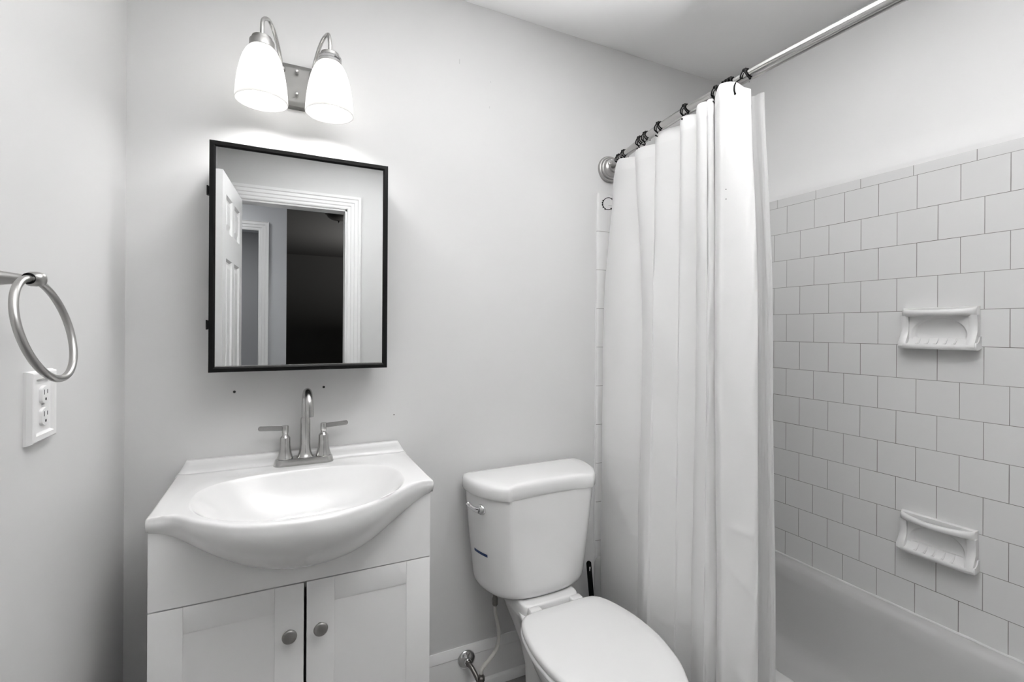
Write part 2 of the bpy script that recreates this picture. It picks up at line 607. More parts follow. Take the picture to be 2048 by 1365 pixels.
# back wall tiles: trim column + field
mtb = tile_mat('wall_tile_back', 0, -1.155 + PIT * 10, -1.178 + PIT * 14, PIT, PIT)
struct('wall_tile_back', MB().box(TRIMX + 0.050, xt, YB - TH, YB, 0.30, ZCAP), mtb)
mcol = tile_mat('bullnose_tile_column', 0, 5.0, -1.152 + 0.1494 * 10, 12.0, 0.1494, offset=0.0, mortar=0.001)
profc = [(TRIMX, 0), (TRIMX, TH * 0.3), (TRIMX + 0.0015, TH * 0.65), (TRIMX + 0.005, TH * 0.92), (TRIMX + 0.010, TH), (TRIMX + 0.050, TH), (TRIMX + 0.050, 0)]
struct('wall_tile_edge', MB().loft([[Vector((x, YB - a, z)) for x, a in profc] for z in (0.02, ZT)]), mcol, 'narrow column of rounded white edge tiles left of the curtain')
capb = [(0, ZCAP), (TH, ZCAP), (TH, ZT - 0.012), (TH * 0.9, ZT - 0.006), (TH * 0.6, ZT - 0.002), (TH * 0.2, ZT), (0, ZT)]
struct('wall_tile_cap_back', MB().loft([[Vector((x, YB - a, z)) for a, z in capb] for x in (TRIMX + 0.050, xt)]), tile_mat('bullnose_tile_back', 0, 5.0 - 1.16, 0.5, 0.1507, 5.0, offset=0.0))
# caulk line down the tile edge
cp = [(TRIMX - 0.001, YB - 0.001, z + 0) for z in [0.02 + 0.02 * k for k in range(66)]]
cp = [(x + random.uniform(-.0008, .0008), y, z) for x, y, z in cp]
struct('trim_4', MB().tube(cp, [0.0028 + random.uniform(0, .0016) for _ in cp], 8), MCAULK, 'lumpy white caulk line along the tile edge')

# screw holes and scuffs left in the back wall
for nm, x, z, r, m in (('screw_hole', -0.1180, 1.0415, 0.0036, MHOLE), ('screw_hole', 0.1125, 1.0440, 0.0036, MHOLE), ('screw_hole', 0.3204, 0.9464, 0.0018, MHOLE)):
    obj(nm, MB().lathe([(r, 0), (r * 0.9, 0.0004), (r * .6, 0.0002), (0.0001, 0.0001)], (x, YB, z), (0, -1, 0), 16), m, wb)
for x, z, w, h in ((0.5315, 2.1178, 0.0016, 0.016), (0.645, 2.075, 0.0014, 0.005), (0.6417, 1.9862, 0.0014, 0.008)):
    obj('scuff', MB().box(x - w / 2, x + w / 2, YB - 0.0004, YB + 0.001, z - h / 2, z + h / 2), MSCUFF, wb)

# ------------------------------------------------------------------ bathtub
tub = thing('bathtub', 'white enamel bathtub along the tiled wall behind the curtain', 'bathtub', (1.43, 0.76, 0))
TX0, TX1, TY0, TY1, TZ = 1.086, xt, 0.0, YB - TH - 0.001, 0.345
rings = []
n = 8


def tr(x0, x1, y0, y1, r, z):
    return [Vector((x, y, z)) for x, y in rrect(x0, x1, y0, y1, r, n)]


rings.append(tr(TX0, TX1, TY0, TY1, 0.004, 0.0))
rings.append(tr(TX0, TX1, TY0, TY1, 0.004, TZ - 0.020))
rings.append(tr(TX0 + 0.003, TX1, TY0, TY1, 0.006, TZ - 0.008))
rings.append(tr(TX0 + 0.010, TX1, TY0, TY1, 0.008, TZ - 0.002))
rings.append(tr(TX0 + 0.020, TX1 - .002, TY0 + .002, TY1 - .002, 0.010, TZ))
rings.append(tr(TX0 + 0.066, TX1 - 0.030, TY0 + 0.06, TY1 - 0.06, 0.10, TZ - 0.001))
rings.append(tr(TX0 + 0.076, TX1 - 0.040, TY0 + 0.07, TY1 - 0.07, 0.10, TZ - 0.006))
rings.append(tr(TX0 + 0.084, TX1 - 0.048, TY0 + 0.08, TY1 - 0.08, 0.11, TZ - 0.018))
rings.append(tr(TX0 + 0.090, TX1 - 0.055, TY0 + 0.10, TY1 - 0.095, 0.12, TZ - 0.060))
rings.append(tr(TX0 + 0.105, TX1 - 0.072, TY0 + 0.18, TY1 - 0.12, 0.13, TZ - 0.180))
rings.append(tr(TX0 + 0.118, TX1 - 0.086, TY0 + 0.24, TY1 - 0.14, 0.13, TZ - 0.250))
rings.append(tr(TX0 + 0.140, TX1 - 0.108, TY0 + 0.28, TY1 - 0.165, 0.13, TZ - 0.282))
rings.append(tr(TX0 + 0.180, TX1 - 0.150, TY0 + 0.33, TY1 - 0.21, 0.12, TZ - 0.295))
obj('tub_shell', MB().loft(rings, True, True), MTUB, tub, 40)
cpts = [(xt - 0.001, y, TZ + 0.001 + random.uniform(-.0006, .0006)) for y in [0.02 + 0.03 * k for k in range(49)]]
obj('caulk_bead', MB().tube(cpts, [0.0038 + random.uniform(-.0006, .0008) for _ in cpts], 8), MCAULK, tub)

# ------------------------------------------------------------------ soap dishes


def soap_dish(y0, y1, z0, z1, label):
    """ceramic soap dish: back plate, bowed grab bar on top, arched recess, ribbed tray"""
    t = thing('soap_dish', label, 'soap dish', (xt, (y0 + y1) / 2, z0), 0, 'ceramic soap dishes on the tiled wall')
    w, h = y1 - y0, z1 - z0
    x = xt

    def P(u, d, v):          # u along the wall 0..1, d out of the wall, v up
        return Vector((x - d, y0 + u * w, z0 + v * h))
    # back plate with an arched opening sunk into it
    N = 48
    outer, inner = [], []
    for k in range(N):
        a = 2 * PI * k / N
        c, s_ = math.cos(a), math.sin(a)
        q = 1 / max(abs(c), abs(s_))
        outer.append((0.5 + 0.5 * c * q, 0.5 + 0.5 * s_ * q))
        if s_ >= 0:
            inner.append((0.5 + 0.36 * c, 0.36 + 0.38 * s_))
        else:
            e = abs(c) ** 0.35 * (1 if c >= 0 else -1)
            inner.append((0.5 + 0.36 * e, 0.36 - 0.16 * abs(s_) ** 0.5))
    mb = MB()
    mb.loft([[P(u, 0.0, v) for u, v in outer], [P(u, 0.010, v) for u, v in outer],
             [P(0.5 + (u - .5) * .975, 0.014, 0.5 + (v - .5) * .965) for u, v in outer],
             [P(0.5 + (u - .5) * 1.04, 0.0145, 0.40 + (v - .40) * 1.04) for u, v in inner],
             [P(u, 0.013, v) for u, v in inner],
             [P(0.5 + (u - .5) * .97, 0.006, 0.40 + (v - .40) * .97) for u, v in inner],
             [P(0.5 + (u - .5) * .9, 0.003, 0.40 + (v - .40) * .9) for u, v in inner]], True, True)
    obj('back_plate', mb, MSOAP, t, 50)
    # grab bar
    path, rad = [], []
    K = 25
    rings_ = []
    for k in range(K):
        u = 0.012 + 0.976 * k / (K - 1)
        b = math.sin(PI * (u - 0.012) / 0.976) ** 0.7
        d = 0.010 + 0.030 * b
        hh = 0.135 - 0.040 * b
        th = 0.012 - 0.003 * b
        ring = []
        for j in range(16):
            a = 2 * PI * j / 16
            ring.append(P(u, d + th * math.cos(a), 0.885 - 0.02 * b + hh * math.sin(a) * (0.85 if math.sin(a) < 0 else 0.75)))
        rings_.append(ring)
    obj('grab_bar', MB().loft(rings_), MSOAP, t, 60)
    # tray with a raised lip, flared sides and ribs
    tr_ = MB()
    D = 0.042
    sec = [(0.0, 0.03), (D * .5, -0.015), (D * .92, -0.02), (D * 1.01, 0.02), (D * 1.0, 0.085), (D * .94, 0.105), (D * .86, 0.075), (D * .5, 0.135), (0.013, 0.25), (0.0, 0.25)]
    K = 21
    rr = []
    for k in range(K):
        s_ = k / (K - 1)
        e = min(s_, 1 - s_)
        u = -0.02 + 1.04 * s_
        q = min(1, e / 0.10)
        q = q * q * (3 - 2 * q)
        u = 0.5 + (u - 0.5) * (1.0)
        ring = []
        for d, v in sec:
            lift = (1 - q) * 0.05
            dd = d * (0.78 + 0.22 * q)
            ring.append(P(max(-0.03, min(1.03, u)), dd, v + lift * (1 if v > 0.05 else 0)))
        rr.append(ring)
    tr_.loft(rr)
    obj('tray', tr_, MSOAP, t, 50)
    rb = MB()
    for k in range(5):
        u = 0.26 + 0.12 * k
        rb.tube([P(u, 0.013, 0.245), P(u, 0.024, 0.135), P(u, 0.034, 0.085), P(u, 0.0400, 0.105)], [0.0012, 0.0020, 0.0028, 0.0030], 8)
    obj('tray_ribs', rb, MSOAP, t, 60)
    # side cheeks joining plate and tray
    for s_ in (0, 1):
        c = MB()
        u0, u1 = (-0.005, 0.10) if s_ == 0 else (0.90, 1.005)
        c.loft([[P(a, d, v) for a, d, v in ((u0, 0.003, vv), (u0, 0.014 + dd, vv), ((u0 + u1) / 2, 0.019 + dd, vv), (u1, 0.014 + dd, vv), (u1, 0.003, vv))] for vv, dd in ((0.80, 0.008), (0.60, 0.003), (0.42, 0.004), (0.28, 0.012), (0.16, 0.021), (0.05, 0.023))])
        obj('side_cheek', c, MSOAP, t, 60)
    return t


soap_dish(0.6345, 0.8145, 1.170, 1.2925, 'upper white ceramic soap dish with grab bar on the tiled wall')
soap_dish(0.6355, 0.8165, 0.545, 0.660, 'lower white ceramic soap dish with grab bar, nearest the bathtub')

# ------------------------------------------------------------------ curtain rod (bowed) and flange
RODP = [(1.1460, 1.515), (1.1369, 1.4824), (1.1150, 1.395), (1.0916, 1.3053), (1.0672, 1.1959), (1.0456, 1.0597), (1.0408, 0.9805), (1.0348, 0.8101), (1.0338, 0.76), (1.0348, 0.71), (1.0408, 0.5395), (1.0456, 0.46), (1.0672, 0.324), (1.0916, 0.215), (1.115, 0.125), (1.137, 0.038), (1.146, 0.003)]
RZ = 1.850
rodc = catmull([(x, y, RZ) for x, y in RODP], 8)


def rod_at(y):
    for a, b in zip(rodc[:-1], rodc[1:]):
        if b.y <= y <= a.y:
            t = (a.y - y) / max(1e-9, a.y - b.y)
            return a + (b - a) * t, (a - b).normalized()
    return rodc[0].copy(), Vector((0, 1, 0))


rod = thing('shower_rod', 'bowed brushed steel shower curtain rod over the bathtub', 'curtain rod', (1.146, YB, RZ))
obj('rod_tube', MB().tube(rodc, 0.0132, 20), MROD, rod, 50)
fd = (rodc[0] - rodc[6]).normalized()
fdir = Vector((-0.10, -1, 0.02)).normalized()
fc = Vector((1.150, YB, RZ - 0.004))
for sgn, cen in ((1, fc), (-1, Vector((1.150, 0.0, RZ - 0.004)))):
    dd = Vector((fdir.x, fdir.y * sgn, fdir.z))
    fl = obj('flange', MB().lathe([(0.050, 0.0), (0.0515, 0.004), (0.0505, 0.010), (0.0480, 0.0135), (0.0440, 0.0145), (0.0435, 0.0150), (0.0432, 0.019), (0.0405, 0.0225), (0.0365, 0.0235), (0.0360, 0.0240), (0.0355, 0.029), (0.0320, 0.0345), (0.0250, 0.0375), (0.0235, 0.038), (0.0230, 0.046), (0.0215, 0.048), (0.0175, 0.048), (0.0170, 0.030)], cen, dd, 40, True, True), MNICKD, rod, 28)
    if sgn == 1:
        for a in (-0.5, 0.5):
            q = cen + dd * 0.037 + Vector((-0.024 * math.cos(a + .6), 0, 0.024 * math.sin(a + .9)))
            obj('set_screw', MB().lathe([(0.0038, -0.001), (0.0038, 0.002), (0.003, 0.003), (0.002, 0.0012)], q, dd, 14), MCHROME, fl)

# ------------------------------------------------------------------ shower curtain
CN = [  # plan of the folds: (x, y) at the hem, at mid height and near the floor, then hem height
    ((1.1250, 1.4562), (1.1000, 1.4826), (1.0800, 1.4617), 1.790),
    ((1.0950, 1.3941), (1.0820, 1.4339), (1.0760, 1.4247), 1.832),
    ((1.0850, 1.3315), (1.0700, 1.3300), (1.0760, 1.3445), 1.822),
    ((1.0900, 1.2901), (1.0850, 1.2472), (1.0780, 1.2530), 1.813),
    ((1.1050, 1.3105), (1.1000, 1.2670), (1.0810, 1.2590), 1.816),
    ((1.0700, 1.2589), (1.0500, 1.1928), (1.0350, 1.1843), 1.825),
    ((1.0750, 1.1740), (1.0350, 1.1463), (1.0280, 1.1557), 1.815),
    ((1.0900, 1.1926), (1.0360, 1.1408), (1.0300, 1.1445), 1.820),
    ((1.0550, 1.1455), (1.0400, 1.1342), (1.0340, 1.1313), 1.835),
    ((1.0600, 1.0548), (1.0500, 1.0591), (1.0440, 1.0604), 1.826),
    ((1.0750, 1.0717), (1.0520, 1.0532), (1.0460, 1.0505), 1.826),
    ((1.0350, 1.0260), (1.0520, 1.0415), (1.0460, 1.0369), 1.833),
    ((1.0500, 0.9830), (1.0620, 0.9929), (1.0550, 0.9949), 1.827),
    ((1.0700, 1.0054), (1.0700, 1.0041), (1.0650, 1.0098), 1.832),
    ((1.0200, 0.9542), (1.0300, 0.9578), (1.0300, 0.9677), 1.834),
    ((1.0270, 0.9282), (1.0200, 0.9229), (1.0180, 0.9256), 1.834),
    ((1.0500, 0.9496), (1.0220, 0.9197), (1.0190, 0.9182), 1.833),
    ((1.0220, 0.9230), (1.0260, 0.9134), (1.0260, 0.9080), 1.834),
    ((1.0300, 0.9106), (1.0450, 0.9121), (1.0450, 0.9003), 1.833),
    ((1.0600, 0.9392), (1.0700, 0.9407), (1.0700, 0.9301), 1.832),
    ((1.0040, 0.8728), (1.0060, 0.8734), (1.0060, 0.8605), 1.842),
    ((0.9990, 0.8500), (1.0000, 0.8468), (1.0000, 0.8344), 1.842),
    ((1.0040, 0.8217), (1.0020, 0.8090), (1.0040, 0.7989), 1.832),
    ((1.0120, 0.8025), (1.0080, 0.7791), (1.0120, 0.7750), 1.812),
    ((1.0200, 0.7935), (1.0160, 0.7678), (1.0200, 0.7651), 1.806),
    ((1.0270, 0.7962), (1.0260, 0.7714), (1.0300, 0.7700), 1.806),
    ((1.0500, 0.8197), (1.0550, 0.8015), (1.0550, 0.7983), 1.808),
]


def curtain_grid(CN, zb, zmid=1.18, zlow=0.45, sub=8, nz=70, wr=0.0015, seed=1, creases=()):
    rnd = random.Random(seed)
    top = catmull([(a[0], a[1], z) for a, b, c, z in CN], sub)
    mid = catmull([(b[0], b[1], 0) for a, b, c, z in CN], sub)
    low = catmull([(c[0], c[1], 0) for a, b, c, z in CN], sub)
    ph = [(rnd.uniform(0, 6.28), rnd.uniform(0, 6.28), rnd.uniform(5, 22), rnd.uniform(-9, 9)) for _ in range(7)]
    grid = []
    for k in range(nz + 1):
        t = k / nz
        t = t ** 1.15
        row = []
        for i, p in enumerate(top):
            z = p.z + (zb - p.z) * t
            # weights: hem shape at the top blends into the mid shape, then the low shape
            if z > zmid:
                q = max(0, min(1, (p.z - 0.0 - z) / (p.z - zmid)))
                q = q ** 0.75
                q = q * q * (3 - 2 * q)
                x = p.x + (mid[i].x - p.x) * q
                y = p.y + (mid[i].y - p.y) * q
            else:
                q = max(0, min(1.15, (zmid - z) / (zmid - zlow)))
                q2 = q * q * (3 - 2 * q) if q <= 1 else 1
                x = mid[i].x + (low[i].x - mid[i].x) * q2
                y = mid[i].y + (low[i].y - mid[i].y) * q2
            s = i / len(top)
            d = 0
            for a, b, f, g in ph:
                d += math.sin(a + f * z + g * s * 6) * math.sin(b + g * z + f * s * 3)
            amp = wr * min(1, (p.z - z) / 0.25)
            cr = 0.0
            for zc, sl, s0, s1, am, wd in creases:
                if s0 < s < s1:
                    f = min(1, (s - s0) / .02, (s1 - s) / .02)
                    cr += am * f * math.exp(-abs(z - zc - sl * (s - s0)) / wd)
            row.append(Vector((x + d * amp * 0.6 - cr, y + d * amp * 0.35, z)))
        grid.append(row)
    return grid


def grid_mesh(g):
    n = len(g[0])
    return MB().add([p for r in g for p in r], [(i * n + j, i * n + j + 1, (i + 1) * n + j + 1, (i + 1) * n + j) for i in range(len(g) - 1) for j in range(n - 1)])


cg = curtain_grid(CN, 0.14, nz=190, creases=(
    (0.760, 0.30, 0.02, 0.16, 0.0030, 0.008), (0.640, 0.40, 0.04, 0.17, 0.0022, 0.008), (0.520, 0.0, 0.02, 0.17, 0.0016, 0.006),
    (0.520, -0.25, 0.24, 0.52, 0.0016, 0.007), (0.985, -0.05, 0.30, 0.52, 0.0012, 0.006), (0.335, 0.30, 0.30, 0.50, 0.0030, 0.009),
    (0.735, -0.05, 0.80, 0.95, 0.0026, 0.007), (0.640, -0.55, 0.80, 0.95, 0.0030, 0.007), (0.400, -0.40, 0.80, 0.96, 0.0022, 0.007),
    (1.440, 0.50, 0.80, 0.86, 0.0030, 0.008), (1.300, 0.50, 0.78, 0.84, 0.0022, 0.008), (1.30, 0.6, 0.60, 0.66, 0.0022, 0.008)))
cur = thing('shower_curtain', 'white fabric shower curtain gathered on the bowed rod', 'shower curtain', (1.05, 1.1, 0.14))
obj('curtain_panel', grid_mesh(cg), MCURT, cur, 180)
# faint printed marks on the front fold
jm_ = min(range(len(cg[0])), key=lambda i: abs(cg[60][i].y - 0.842) + (0 if cg[60][i].x < 1.01 else 1))
ksel = [k for k in range(len(cg)) if 1.545 < cg[k][jm_].z < 1.575]
for k in (ksel[0], ksel[-1]):
    a_, b_, c_ = cg[k][jm_], cg[k][jm_ + 1], cg[k + 1][jm_]
    du, dv = (b_ - a_), (c_ - a_)
    du, dv = du.normalized() * 0.0045, dv.normalized() * 0.0022
    nr = du.cross(dv).normalized()
    if nr.x > 0:
        nr = -nr
    q = a_ + nr * 0.0008
    obj('faint_mark', MB().add([q, q + du, q + du + dv * .5, q + du * .6 + dv, q + dv * .7], [(0, 1, 2, 3, 4)]), MGREYINK, cur, 60, label='small faded grey mark')
# hem band: doubled fabric along the top edge
hem = []
for t in (0.0, 0.25, 0.5, 0.75, 1.0):
    row = []
    for i, p in enumerate(cg[0]):
        z = p.z + 0.0015 - t * 0.040
        # follow the panel
        k = 0
        while k < len(cg) - 2 and cg[k + 1][i].z > z:
            k += 1
        a, b = cg[k][i], cg[k + 1][i]
        f = 0 if abs(a.z - b.z) < 1e-9 else (a.z - z) / (a.z - b.z)
        q = a + (b - a) * max(0, f)
        row.append(Vector((q.x, q.y, z)))
    hem.append(row)
for row in hem:
    n_ = len(row)
    offs = []
    for i in range(n_):
        tt = row[min(i + 1, n_ - 1)] - row[max(i - 1, 0)]
        nn = Vector((tt.y, -tt.x, 0))
        nn = nn.normalized() if nn.length > 1e-9 else Vector((-1, 0, 0))
        offs.append(nn * 0.0007)
    for i in range(n_):
        row[i] = row[i] + offs[i]
obj('hem', grid_mesh(hem), MHEM, cur, 180)

LN = [
    ((1.1000, 1.1800), (1.1000, 1.1500), (1.0830, 1.1500), 1.812),
    ((1.0850, 1.0800), (1.0900, 1.0600), (1.0820, 1.0600), 1.812),
    ((1.0950, 0.9900), (1.0950, 0.9700), (1.0830, 0.9600), 1.814),
    ((1.0800, 0.9100), (1.0850, 0.8800), (1.0810, 0.8700), 1.814),
    ((1.0680, 0.8440), (1.0660, 0.8240), (1.0660, 0.8192), 1.814),
    ((1.0700, 0.8281), (1.0660, 0.8029), (1.0660, 0.7997), 1.814),
    ((1.0740, 0.8197), (1.0700, 0.7908), (1.0700, 0.7809), 1.814),
    ((1.0730, 0.8050), (1.0700, 0.7773), (1.0720, 0.7665), 1.814),
    ((1.0780, 0.7970), (1.0750, 0.7677), (1.0780, 0.7584), 1.814),
]
lin = tag(obj('curtain_liner', grid_mesh(curtain_grid(LN, 0.16, sub=8, wr=0.0006, seed=5)), MLINER, None, 180), 'greyish translucent liner hanging behind the white shower curtain', 'curtain liner')

# ------------------------------------------------------------------ curtain rings


def ring_thing(y, label, front=False, drop=0.032, lean=0.0):
    p, tdir = rod_at(y)
    # local frame: o outward (towards the room, -x), t along the rod towards the viewer
    t = -tdir
    o = Vector((0, 0, 1)).cross(t)
    if o.x > 0:
        o = -o
    o.normalize()
    z = Vector((0, 0, 1))
    root = thing('curtain_ring', label, 'curtain ring', tuple(p), 0, 'black curtain rings on the shower rod')

    def Q(a, r, along):
        return p + o * (r * math.cos(a)) + z * (r * math.sin(a)) + t * along
    rr = 0.0163
    w = 0.0019
    # strand over the rod that carries the hook
    A_ = [Q(R(a), rr, 0.004 * math.sin(R(a)) - 0.004 + lean) for a in range(205, -31, -12)]
    e = A_[-1]
    if front:
        A_ += [e + Vector((0, 0, -0.005)) + o * 0.007, e + Vector((0, 0, -0.011)) + o * 0.014, e + Vector((0, 0, -0.020)) + o * 0.020, e + Vector((0, 0, -0.032)) + o * 0.021, e + Vector((0, 0, -0.040)) + o * 0.018]
    else:
        A_ += [e + Vector((0, 0, -0.007)) + o * -0.010, e + Vector((0, 0, -0.013)) + o * -0.013, e + Vector((0, 0, -0.018)) + o * -0.010, e + Vector((0, 0, -0.016)) + o * -0.005]
    A_ = catmull(A_, 3)
    obj('hook_wire', MB().tube(A_, w, 8).sphere(A_[-1], 0.0028, 10), MBLKW, root, 60)
    # second glide strand, ending in a small ball under the rod
    B_ = [Q(R(a), rr, 0.004 + (1 - math.sin(R(a))) * 0.007 + lean) for a in range(170, -61, -12)]
    obj('glide_wire', MB().tube(catmull(B_, 3), w, 8).sphere(B_[-1], 0.0031, 10), MBLKW, root, 60)
    for a in (50, 72, 94, 116, 138):
        obj('roller_bead', MB().sphere(Q(R(a), rr + 0.0010, 0.001 + lean), 0.0041, 10), MBLKP, root, 60)
    return root


names = [
    (1.415, 'black wire curtain ring at the wall end of the rod'),
    (1.372, 'black wire curtain ring second from the wall flange'),
    (1.252, 'black curtain ring over the first hem gap, left of a close pair'),
    (1.215, 'black curtain ring over the first hem gap, right of a close pair'),
    (1.140, 'black curtain ring at the left edge of the wide centre fold'),
    (1.018, 'lone black curtain ring near the middle of the rod'),
    (0.905, 'black curtain ring just behind the bunched cluster'),
    (0.878, 'rearmost black curtain ring of the bunched cluster'),
    (0.868, 'middle black curtain ring of the bunched cluster'),
    (0.858, 'foremost black curtain ring of the bunched cluster'),
    (0.814, 'front black curtain ring hooked through the curtain corner'),
]
for y, lb in names:
    ring_thing(y, lb, y == 0.814, 0.036)

# the loose ring hanging open from the curtain's back corner
lr = thing('curtain_ring', 'loose open black ring dangling from the curtain corner by the tile edge', 'curtain ring', (1.108, 1.47, 1.70), 0, 'black curtain rings on the shower rod')
c0 = Vector((1.1075, 1.4650, 1.6960))
# plane of the ring: roughly facing the room
ax_h = Vector((0.86, -0.5, 0)).normalized()
ax_v = Vector((0, 0, 1))
pts = [c0 + ax_h * (0.021 * math.cos(R(a))) + ax_v * (0.0225 * math.sin(R(a))) for a in range(50, 306, 12)]
obj('hook_wire', MB().tube(catmull(pts, 3), 0.0014, 8).sphere(pts[-1], 0.0034, 10).sphere(pts[0], 0.0022, 10), MBLKW, lr, 60)
for a in (150, 170, 190, 212, 238):
    obj('roller_bead', MB().sphere(c0 + ax_h * (0.022 * math.cos(R(a))) + ax_v * (0.0235 * math.sin(R(a))), 0.0031, 10), MBLKP, lr, 60)

# ------------------------------------------------------------------ vanity cabinet
def contour(x):
    """height of the belly's lower edge on the cabinet front"""
    pts_ = [(-0.2465, 0.8015), (-0.2426, 0.8015), (-0.2050, 0.790), (-0.1530, 0.7505), (-0.1170, 0.7272), (-0.0790, 0.7056), (-0.0370, 0.688), (0.0060, 0.6768), (0.0538, 0.6725), (0.1000, 0.6757), (0.1490, 0.6845), (0.1860, 0.7015), (0.2190, 0.7205), (0.2680, 0.7555), (0.3150, 0.788), (0.3450, 0.8015), (0.352, 0.8015)]
    if x <= pts_[0][0]:
        return pts_[0][1]
    for (a, za), (b, zb_) in zip(pts_[:-1], pts_[1:]):
        if a <= x <= b:
            t = (x - a) / (b - a)
            return za + (zb_ - za) * t
    return pts_[-1][1]


def smooth_contour(x):
    return sum(contour(x + d) for d in (-.016, -.008, 0, .008, .016)) / 5


VX0, VX1, VY = -0.2430, 0.3445, 1.190
VZT = 0.806
vc = thing('vanity_cabinet', 'white shaker vanity cabinet with two doors under the sink', 'cabinet', ((VX0 + VX1) / 2, 1.36, 0))
body = MB()
body.box(VX0 + .001, VX0 + .017, VY + .019, YB - .016, 0.0, VZT, .0008)
body.box(VX1 - .017, VX1 - .001, VY + .019, YB - .016, 0.0, VZT, .0008)
body.box(VX0 + .017, VX1 - .017, YB - .026, YB - .016, 0.09, VZT)
body.box(VX0 + .017, VX1 - .017, VY + .019, YB - .026, 0.09, 0.106)
body.box(VX0 + .017, VX1 - .017, VY + .075, VY + .090, 0.0, 0.09)
obj('carcass', body, MCAB, vc, 30)
ZG = 0.6365       # gap between the fascia and the doors
fp = []
for k in range(61):
    x = VX0 + (VX1 - VX0) * k / 60
    zt = min(0.8015, smooth_contour(x) + 0.006)
    fp.append([Vector((x, VY, ZG + .0015)), Vector((x, VY + .018, ZG + .0015)), Vector((x, VY + .018, zt)), Vector((x, VY, zt))])
obj('fascia_panel', MB().loft(fp), MCAB, vc, 30)
XC = 0.0515


def shaker_door(x0, x1, z0, z1, knob_x, hinge_left):
    mb = MB()
    st, rl = 0.0600, 0.0560
    f, b = VY, VY + .018
    mb.box(x0, x0 + st, f, b, z0, z1, .0007)
    mb.box(x1 - st, x1, f, b, z0, z1, .0007)
    mb.box(x0 + st + .0002, x1 - st - .0002, f + .0006, b, z1 - rl, z1, .0005)
    mb.box(x0 + st + .0002, x1 - st - .0002, f + .0006, b, z0, z0 + rl, .0005)
    mb.box(x0 + st - .002, x1 - st + .002, f + .0018, b - .004, z0 + rl - .002, z1 - rl + .002)
    d = obj('door', mb, MCAB, vc, 30)
    obj('knob', MB().lathe([(0.0065, 0.0), (0.0060, 0.010), (0.0075, 0.013), (0.0145, 0.016), (0.0156, 0.0185), (0.0152, 0.0205), (0.012, 0.0228), (0.006, 0.0238), (0.0001, 0.0240)], (knob_x, VY + .0005, 0.5290), (0, -1, 0), 36), MKNOB, d, 50, label='round pewter knob')
    return d


shaker_door(VX0, XC - .0030, 0.100, ZG - .0015, 0.0185, True)
shaker_door(XC + .0030, VX1, 0.100, ZG - .0015, 0.0835, False)
obj('door_catch', MB().box(XC - .016, XC + .016, VY + .019, VY + .040, ZG - .022, ZG - .002, .001), MPLAST, vc, 30)

# ------------------------------------------------------------------ sink top
st = thing('sink_top', 'white one-piece sink top with bow-front basin on the vanity', 'sink', (0.0538, 1.30, VZT))
ZD = 0.835
SX0, SX1 = -0.2460, 0.3500
SYB = 1.503
# outline of the deck, counter-clockwise from the back left corner (front is towards -y)
front = [(-0.2462, 1.210), (-0.2465, 1.186), (-0.2430, 1.1775), (-0.2300, 1.1770), (-0.2120, 1.1780), (-0.1900, 1.1660), (-0.1600, 1.1320), (-0.1250, 1.0990), (-0.0850, 1.0690), (-0.0400, 1.0500), (0.0050, 1.0390), (0.0538, 1.0365), (0.1020, 1.0410), (0.1480, 1.0600), (0.1900, 1.0830), (0.2280, 1.1130), (0.2620, 1.1420), (0.2920, 1.1680), (0.3150, 1.1780), (0.3350, 1.1775), (0.3475, 1.1780), (0.3510, 1.186), (0.3506, 1.210)]
fr = catmull([(x, y, 0) for x, y in front], 10)
outl = [Vector((SX0, SYB, 0))]
outl += [Vector((SX0, SYB + (1.210 - SYB) * k / 24, 0)) for k in range(1, 24)]
outl += fr
outl += [Vector((SX1, 1.210 + (SYB - 1.210) * k / 24, 0)) for k in range(1, 25)]
outl += [Vector((SX1 + (SX0 - SX1) * k / 50, SYB, 0)) for k in range(1, 50)]
cx, cy = 0.0538, 1.262


def bowl_r(th):
    """basin rim in polar form: wide D shape, flat towards the wall"""
    c, s_ = math.cos(th), math.sin(th)
    a = 0.232
    b = 0.150 if s_ > 0 else 0.200
    p = 2.7 if s_ > 0 else 2.15
    return 1.0 / ((abs(c) / a) ** p + (abs(s_) / b) ** p) ** (1 / p)


rings = []
NO = len(outl)
ths = [math.atan2(p.y - cy, p.x - cx) for p in outl]


def ring_bowl(k, z):
    return [Vector((cx + math.cos(t) * bowl_r(t) * k, cy + math.sin(t) * bowl_r(t) * k + (1 - k) * 0.030, z)) for t in ths]


for k, z in ((0.06, ZD - .118), (0.22, ZD - .116), (0.40, ZD - .108), (0.56, ZD - .094), (0.70, ZD - .072), (0.82, ZD - .046), (0.90, ZD - .027), (0.95, ZD - .014), (0.978, ZD - .0070), (0.993, ZD - .0034), (1.003, ZD - .0014), (1.012, ZD - .0003), (1.018, ZD)):
    rings.append(ring_bowl(k, z))


def toward(p, d):
    v = Vector((cx - p.x, cy - p.y, 0))
    return p + v.normalized() * d


for t in (0.35, 0.7):
    rings.append([Vector((a.x + (b.x - a.x) * t, a.y + (b.y - a.y) * t, ZD)) for a, b in zip(rings[-1 if t == 0.35 else -2], [toward(p, 0.008) for p in outl])])
for d, dz in ((0.0075, 0.0), (0.0045, -.0009), (0.0018, -.0030), (0.0004, -.0060), (0.0, -.0095)):
    rings.append([Vector((toward(p, d).x, toward(p, d).y, ZD + dz)) for p in outl])
